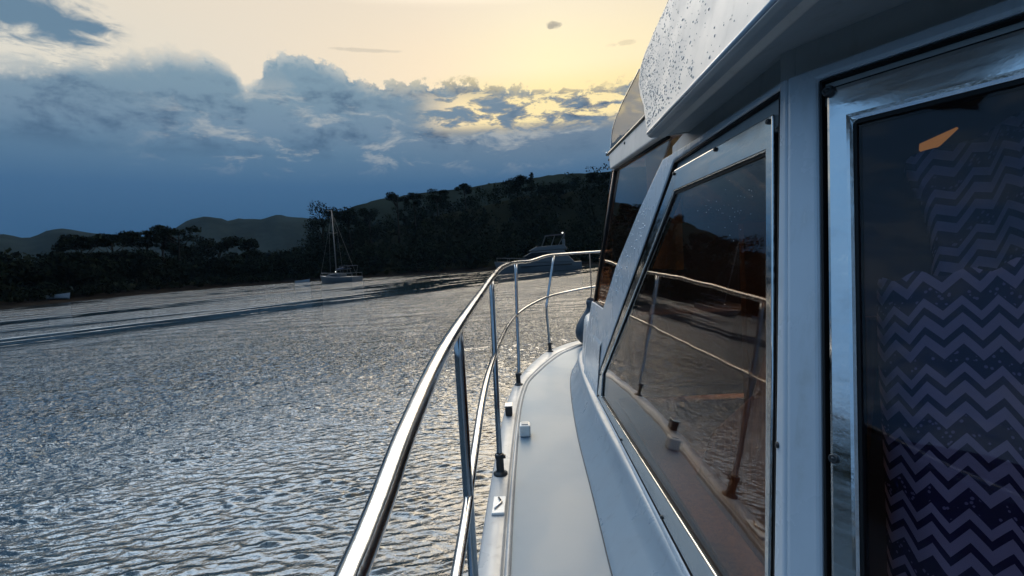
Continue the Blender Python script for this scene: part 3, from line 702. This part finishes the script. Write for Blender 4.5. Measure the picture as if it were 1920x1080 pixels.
# brow above the side light, with its rail and the clear wind deflector
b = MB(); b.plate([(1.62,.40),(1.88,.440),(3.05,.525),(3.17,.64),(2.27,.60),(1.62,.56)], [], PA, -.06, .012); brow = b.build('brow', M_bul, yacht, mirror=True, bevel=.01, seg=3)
b = MB(); b.tube([PA(3.19,.648,.01), PA(2.27,.598,.01), PA(1.7,.567,.01)], .011, 8); b.build('deflector_rail', M_black, brow, smooth=True)
for q in ((3.13,.60),(2.62,.585),(3.14,.545)): screw(brow, PA(*q, .012), nA, .008)
b = MB(); b.lathe([(.0,-.012),(.013,-.012),(.013,.012),(0,.012)], PA(3.21,.655,.012), 10); b.build('knob', M_steel, brow, smooth=True)
VIS = [(3.17,.65),(3.15,.80),(2.93,.865),(2.69,.889),(2.46,.904),(1.9,.95),(1.5,.96),(1.6,.57),(2.27,.606)]
b = MB(); b.plate(VIS, [], PA, -.002, .003); vis = b.build('wind_deflector', M_visor, yacht, bevel=.002)
b = MB(); b.tube(spline([PA(*q, .002) for q in VIS[:5]], 5), .004, 6); b.build('edge_trim', M_steel, vis, smooth=True)
# roof overhang and flybridge bulwark
OV0, OV1 = -4.0, 1.56
b = MB()
pro = [(.405,.372),(.398,.366),(.410,.360),(.44,.364),(.535,.384),(.60,.386),(YX,.40),(YX,.46),(.45,.44),(.42,.40)]
rows = []
for yy in (OV0, -1.5, .10, .3, .5, .58, .70, .8, OV1):
    sh = float(np.interp(yy, [.10,.30,.5,.58,.70], [.62,.50,.38,.31,0]))
    rows.append([W(px_+(sh if px_ < .65 else 0), yy+(.075*(px_-.4)/.135 if yy == OV1 and px_ < .6 else (.08 if yy == OV1 else 0)), pu) for px_, pu in pro])
b.grid(rows, True); k = len(b.v)-len(pro); b.f.append(tuple(range(k, k+len(pro)))); b.f.append(tuple(range(len(pro)))[::-1])
roof = b.build('roof_overhang', M_under, yacht, mirror=True, bevel=.003)
th = rad(15); nP = Vector((-math.cos(th), 0, math.sin(th)))
def PP(y, u, o=0.): return Vector((.402+(u-.37)*math.tan(th), y, EYE+u))+nP*o
front = [(1.575,.372),(1.66,.43),(1.77,.52),(1.90,.60),(2.0,.674),(2.06,.76),(2.02,.80),(1.90,.835),(1.70,.87),(1.52,.91),(1.2,.97)]
CO = front+[(.66,1.02),(.66,.372)]
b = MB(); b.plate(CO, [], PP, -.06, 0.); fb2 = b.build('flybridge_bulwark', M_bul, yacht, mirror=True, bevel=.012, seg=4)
b = MB(); b.tube([PP(.66,.374,.002), PP(1.56,.374,.002)], .005, 6); b.build('edge_strip', M_gel, fb2, smooth=True)
b = MB(); b.plate([(.02,.372),(1.0,.372),(1.0,1.05),(.02,1.05)], [], lambda t, u, o: PB(t+.30, .36, .05)+Vector((.1*(u-.37), 0, u-.36))+nB*o, -.05, 0.); b.build('aft_bulwark', M_gel, yacht, mirror=True, bevel=.01)
b = MB(); b.plate([(.55,1.55),(3.05,1.55),(3.05,3.1),(.55,3.1)], [[(.9,1.9),(1.5,1.9),(1.5,2.8),(.9,2.8)]], lambda x_, y_, o: Vector((x_, y_, EYE+.57+o)), -.03, 0.); b.build('wheelhouse_roof', M_gel, yacht)  # unseen opening added in the roof to let light into the cabin
# raindrops standing on the bulwark and the pillar
M_drop = mat('raindrop', (.36,.34,.32), .06, spec=.6)  # opaque grey: the dark look of refraction is put into the colour
def drops(fn, n, pick, rlo, rhi, parent, mt, o=0.):
    b = MB(); r3 = random.Random(9)
    for _ in range(n):
        p = pick(r3)
        if p is None: continue
        rr = rlo+(rhi-rlo)*r3.random()**2.5; c = fn(p[0], p[1], o); nn = (fn(p[0], p[1], o+.1)-c).normalized(); m3 = nn.to_track_quat('Z', 'Y').to_matrix()
        b.lathe([(rr*1.0,-.0005),(rr*.9,rr*.25),(rr*.5,rr*.5),(rr*.02,rr*.6)], c, 7, m3 @ Matrix.Diagonal((1, r3.uniform(1,1.5), 1)))
    q = b.build('raindrops', mt, parent, smooth=True); q['kind'] = 'stuff'; return q
fy = [f[0] for f in front[:6]]; fu = [f[1] for f in front[:6]]
def pk(r):
    u = r.uniform(.40,.88); lim = float(np.interp(u, fu+[.80,.835,.87], fy+[2.0,1.88,1.68]))-.03
    d = r.expovariate(3.6); y = lim-d
    if y < .85 or (mnoise.noise(Vector((y*6, u*9, 2))) < -.3 and r.random() < .5): return None
    return (y, u)
drops(PP, 1500, pk, .0011, .0038, fb2, M_drop)
M_drop2 = mat('raindrop_pale', (.6,.65,.7), .05, spec=.8)  # opaque paler drops, sky highlight put into the colour
def pk2(r):
    t = r.random(); u = .18-.42*t; y = np.interp(u, [-.273,-.068,.194], [2.84,2.61,2.17])-r.uniform(.02,.30); return (float(y), u)
drops(PA, 130, pk2, .0018, .0045, yacht, M_drop2, .0025)

def pk3(r): return (r.gauss(1.22, .13), r.gauss(.10, .05)) 
drops(PA, 60, lambda r: (lambda q: q if 1.08 < q[0] < 1.5 and q[1] < .17 else None)(pk3(r)), .0004, .0011, yacht, M_drop2, -.0108)
# aft cabin face with the curtained window
b = MB(); b.plate([(-.0,-.86),(.9,-.86),(.9,.33),(0.0,.322)], [[(.058,.298),(.80,.298),(.80,-.80),(.058,-.80)]], PB, -.05, .002); b.build('aft_cabin_face', M_gel, yacht, mirror=True, bevel=.008, seg=3)
b = MB(); b.plate([(-.02,.25),(.92,.25),(.92,.40),(-.02,.40)], [], PB, -.06, -.014); b.build('upper_aft_face', M_under, yacht, mirror=True)
FB = [(.068,.281),(.79,.281),(.79,-.79),(.066,-.79)]; GB = [(.114,.203),(.745,.203),(.745,-.72),(.111,-.72)]
wb = window('cabin_window', PB, nB, FB, GB, M_glassB, [], .004)
for ch in wb.children:
    if ch.name.startswith('window_frame'): ch.modifiers['b'].width = .012
screw(wb, PB(.077,.268,.0), nB, .0105, .010); screw(wb, PB(.077,-.35,.0), nB, .008, .006)
b = MB(); b.plate([(.056,.30),(.802,.30),(.802,-.802),(.056,-.802)], [FB[::-1]], PB, -.045, -.020); b.build('window_recess', M_rubber, yacht)
HB = [(.058,.298),(.80,.298),(.80,-.80),(.058,-.80)]
b = MB(); b.plate([(.060,.296),(.798,.296),(.798,-.798),(.060,-.798)], [[(.0635,.2925),(.7945,.2925),(.7945,-.7945),(.0635,-.7945)][::-1]], PB, -.044, -.001); b.build('shade_liner', M_rubber, yacht)  # black liner again, for the dark of the gap round this frame
# rest of the shell aft, roof lining and inside of the cabin
e9 = PB(.9,0,0); 
b = MB(); b.box((e9.x+.03, (e9.y-4.0)/2, EYE-.24), (.06, e9.y+4.0, 1.25)); b.build('aft_side_wall', M_gel, yacht, mirror=True)
b = MB(); b.box((YX/1+.0, 1.2, EYE-.99), (2.5, 4.2, .02)); b.build('cabin_sole', M_wood, yacht)
b = MB(); b.box((YX, -.9, EYE-.25), (1.9, .05, 1.24)); b.build('bulkhead', M_wood, yacht)
b = MB(); b.box((1.02, 2.15, EYE-.45), (.16, .05, 1.1)); b.build('door_post', M_tan, yacht)
b = MB(); b.plate([(.46,-.95),(3.1,-.95),(3.1,.16),(.56,.16)], [], lambda x_, u, o: Vector((x_, 3.12+o, EYE+u)), 0, .03); b.build('front_bulkhead', M_inside, yacht)
b = MB(); b.box((.9, 2.9, EYE-.55), (.75, .5, .42)); b.build('dashboard', M_inside, yacht, bevel=.03)
b = MB(); b.plate([(1.02,-.84),(1.75,-.84),(1.62,-.62),(1.36,-.42),(1.28,-.22),(1.02,-.16)], [], lambda y_, u, o: Vector((.60+o+.10*(u+.5), y_, EYE+u)), -.0, .10); b.build('seat', mat('orange_wood', (.40,.2,.09), .4, fn=f_wood), yacht, bevel=.01)
b = MB(); b.tube([(.585,1.18,EYE-.50),(.57,1.10,EYE-.60),(.565,1.06,EYE-.70)], .010, 6); b.build('strap', M_yellow, yacht)
b = MB(); b.plate([(-.1,-.84),(.88,-.84),(.88,.42),(-.1,.42)], [], PB, -.36, -.34); b.build('locker_panel', M_inside, yacht)
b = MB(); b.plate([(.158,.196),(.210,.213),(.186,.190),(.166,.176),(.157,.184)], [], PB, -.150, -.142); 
M_glint = bpy.data.materials.new('amber_glint'); M_glint.use_nodes = True; _b = M_glint.node_tree.nodes['Principled BSDF']; _b.inputs['Base Color'].default_value = (.7,.4,.1,1)
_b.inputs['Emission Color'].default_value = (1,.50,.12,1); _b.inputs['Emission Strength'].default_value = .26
b.build('amber_glint', M_glint, yacht)  # glowing wedge added for a warm glint; no lamp hangs here
b = MB(); b.box((.62, 2.20, EYE+.20), (.03, .42, .56)); b.build('orange_stand_in', mat('tan_stand_in', (.80,.52,.22), .6), yacht)  # tan panel added to stand in for the orange patch in the pane

# rails
TOP = [(-.14,-1.6,-.42),(-.166,-.2,-.345),(-.17,.38,-.270),(-.1735,.64,-.213),(-.1775,1.0,-.164),(-.185,1.833,-.118),(-.184,2.481,-.077),(-.172,3.236,-.040),(-.103,3.99,-.022),(-.001,4.486,-.022),(.068,4.754,-.009),(.214,5.178,.024),(.43,5.522,.034),(.792,5.869,.038),(1.3,6.12,.04),(1.8,6.2,.04)]
MID = [(-.165,-.4,-.78),(-.178,.98,-.605),(-.181,1.18,-.566),(-.183,1.38,-.525),(-.185,1.6,-.480),(-.185,1.85,-.452),(-.185,2.3,-.446),(-.182,2.7,-.452),(-.165,3.339,-.456),(-.114,3.932,-.448),(-.01,4.448,-.431),(.187,5.111,-.413),(.404,5.493,-.402),(.769,5.851,-.383),(1.3,6.1,-.37),(1.8,6.18,-.37)]
b = MB(); b.tube([W(*p) for p in spline(TOP, 7)], .0145, 16); b.build('top_rail', M_steel, yacht, smooth=True, mirror=True)
b = MB(); b.tube([W(*p) for p in spline(MID, 7)], .0125, 14); b.build('mid_rail', M_steel, yacht, smooth=True, mirror=True)
ST = [[(-.182,1.165,-.158),(-.181,1.15,-.56),(-.181,1.14,-1.0)], [(-.185,2.35,-.09),(-.185,2.27,-.45),(-.186,2.22,-.72),(-.187,2.20,-1.0)],
      [(-.104,3.985,-.03),(-.116,3.92,-.45),(-.122,3.84,-.80),(-.133,3.80,-1.0)], [(.285,5.30,.02),(.19,5.13,-.40),(.166,5.07,-.54),(.176,5.10,-.86),(.180,5.10,-1.0)],
      [(1.05,6.01,.04),(1.0,5.98,-.5),(1.0,5.98,-1.0)], [(-.172,-.15,-.34),(-.178,-.1,-1.0)]]
for s_ in ST:
    b = MB(); b.tube([W(*p) for p in spline(s_, 5)], .0128, 14); so_ = b.build('stanchion', M_steel, yacht, smooth=True)
    q = Vector(W(*s_[-1])); d_ = (Vector(W(*s_[-2]))-q).normalized()
    b = MB(); b.lathe([(0,-.002),(.034,-.002),(.034,.007),(.022,.012),(.0185,.02),(.0185,.075),(.022,.079),(.022,.094),(.0185,.098),(.0135,.1)], q, 16); b.build('base_socket', M_black, so_, smooth=True)  # socket coloured black: its shading is put into the colour
    b = MB(); b.box(q+Vector((.021,-.004,.086)), (.016,.012,.016)); b.build('clamp_screw', M_black, so_)
# deck fittings
def blk(name, c, d, mt, bev, rz=0):
    b = MB(); b.box(c, d, Matrix.Rotation(rz, 3, 'Z')); return b.build(name, mt, yacht, bevel=bev, seg=3)
M_white = mat('white_plastic', (.74,.73,.70), .35)
q = blk('deck_vent', W(-.073,2.72,-.978), (.062,.075,.068), M_white, .010); 
b = MB(); b.box(W(-.073,2.72,-.942), (.040,.05,.006)); b.build('vent_cap', M_cap, q, bevel=.002)
q = blk('fairlead', W(-.180,3.06,-.968), (.045,.07,.06), M_black, .008); b = MB(); b.box(W(-.180,3.06,-.934), (.052,.078,.008)); b.build('top_plate', M_steel, q, bevel=.003)
q = blk('filler_plate', W(-.176,1.90,-.995), (.052,.135,.012), M_white, .004)
b = MB(); b.tube([W(-.19,1.86,-.986), W(-.165,1.91,-.984), W(-.18,1.95,-.986)], .004, 6); b.build('latch', M_steel, q, smooth=True)
for yy, xx in ((2.36,.238),(3.33,.262)): blk('drain', W(xx-.002,yy,-1.001), (.010,.05,.012), M_black, .002)
q = blk('cleat', W(.40,2.02,-.835), (.05,.12,.04), M_rubber, .008)

# ------------------------------------------------------------------ fender hanging inside the bow rail
M_fend = mat('fender_rubber', (.035,.055,.075), .45); M_rope = mat('rope', (.03,.03,.035), .9)
fx, fy_ = .60, 5.42
fe = empty('fender', (fx, fy_, EYE-1.0), 'blue grey teardrop fender hung by a dark rope from the bow rail', 'fender')
m3 = Matrix.Rotation(rad(9), 3, 'Y')
b = MB(); b.lathe([(0,.0),(.06,.012),(.115,.06),(.135,.13),(.128,.20),(.10,.28),(.065,.35),(.042,.40),(.038,.44),(.05,.455),(.05,.50),(.03,.515),(0,.515)], W(fx,fy_,-1.0), 24, m3); fb3 = b.build('body', M_fend, fe, smooth=True)
tp = Vector(W(fx,fy_,-1.0))+m3 @ Vector((0,0,.49))
b = MB(); b.lathe([(0,-.045),(.04,-.03),(.05,.0),(.04,.03),(0,.05)], tp, 12); b.build('knot', M_rope, fe, smooth=True)
b = MB(); b.tube([tp, tp+Vector((.02,.03,.12)), Vector(W(.735,5.76,.03))], .006, 6); b.build('rope', M_rope, fe, smooth=True)

# ------------------------------------------------------------------ curtains behind the cabin window
def f_chev(nt, b, P):
    uv = nt.node('ShaderNodeUVMap', uv_map='uv'); s = nt.node('ShaderNodeSeparateXYZ'); nt.put(s.inputs[0], uv.outputs[0])
    U, V_ = s.outputs[0], s.outputs[1]
    tri = nt.m('ABSOLUTE', nt.m('SUBTRACT', nt.m('FRACT', nt.m('DIVIDE', U, .041)), .5))
    v = nt.m('FRACT', nt.m('DIVIDE', nt.m('ADD', V_, nt.m('MULTIPLY', tri, .044)), .094))
    band = lambda a_, b_: nt.m('MULTIPLY', nt.m('GREATER_THAN', v, a_), nt.m('LESS_THAN', v, b_))
    dark = nt.m('ADD', nt.m('ADD', band(0, .27), band(.44, .56)), band(.74, .86), clamp=True)
    vo = nt.node('ShaderNodeTexVoronoi'); nt.put(vo.inputs['Vector'], nt.xyz(U, V_, 0.)); vo.inputs['Scale'].default_value = 130
    dot = nt.m('MULTIPLY', nt.m('LESS_THAN', vo.outputs['Distance'], .28), band(.03, .24))
    c = nt.mix(dark, (.25,.245,.31), (.022,.022,.055)); c = nt.mix(dot, c, (.16,.16,.25))
    nt.put(b.inputs['Base Color'], c)
M_chev = mat('chevron_cloth', (.3,.3,.4), .9, spec=.1, fn=f_chev)
def curtain(label, fn_edge, t1, u0, u1, o, slope, amp):
    nu, nv = 70, 60; rows = []; uvs = []
    for j in range(nv+1):
        row = []
        for i in range(nu+1):
            v = j/nv; s_ = i/nu; ua = u0+(u1(s_)-u0)*v; t0 = fn_edge(ua); t = t0+(t1-t0)*s_
            oo = o+amp*math.sin(t*46+ua*2.5)+amp*.6*math.sin(t*21-ua*5)-.03*max(0, 1-(t-t0)/.03)**2
            row.append(PB(t, ua, oo)); uvs.append((t, ua-slope(t, ua)))
        rows.append(row)
    b = MB(); b.grid(rows); base = PB(.3, u0, o)
    root = empty('curtain', tuple(base), label, 'curtain', 'curtains behind the cabin window')
    me_off = Vector(base); ob = b.build('cloth', M_chev, root, smooth=True)
    uvl = ob.data.uv_layers.new(name='uv')
    for l in ob.data.loops: uvl.data[l.index].uv = uvs[l.vertex_index]
    md = ob.modifiers.new('s', 'SOLIDIFY'); md.thickness = .002
    return root
curtain('patterned navy and grey chevron curtain, lower and nearer of two behind the window', lambda u: .108+.003*math.sin(u*9)-.01*max(0,-u-.3), .78, -.78, lambda s: -.060+.10*s+.006*math.sin(s*75), -.055, lambda t, u: (.55*(u+.35)+.05)*(t-.15)*.9+.004*math.sin(t*40+u*6), .010)
curtain('gathered chevron curtain hanging higher and further back, above the lower one', lambda u: .148+.02*math.cos(u*14)-.06*(u > .1)*(u-.1), .78, -.20, lambda s: .150+.062*math.sin(min(s*4.5, 1.57)), -.125, lambda t, u: .55*(t-.15)+.015*math.sin(t*30), .018)
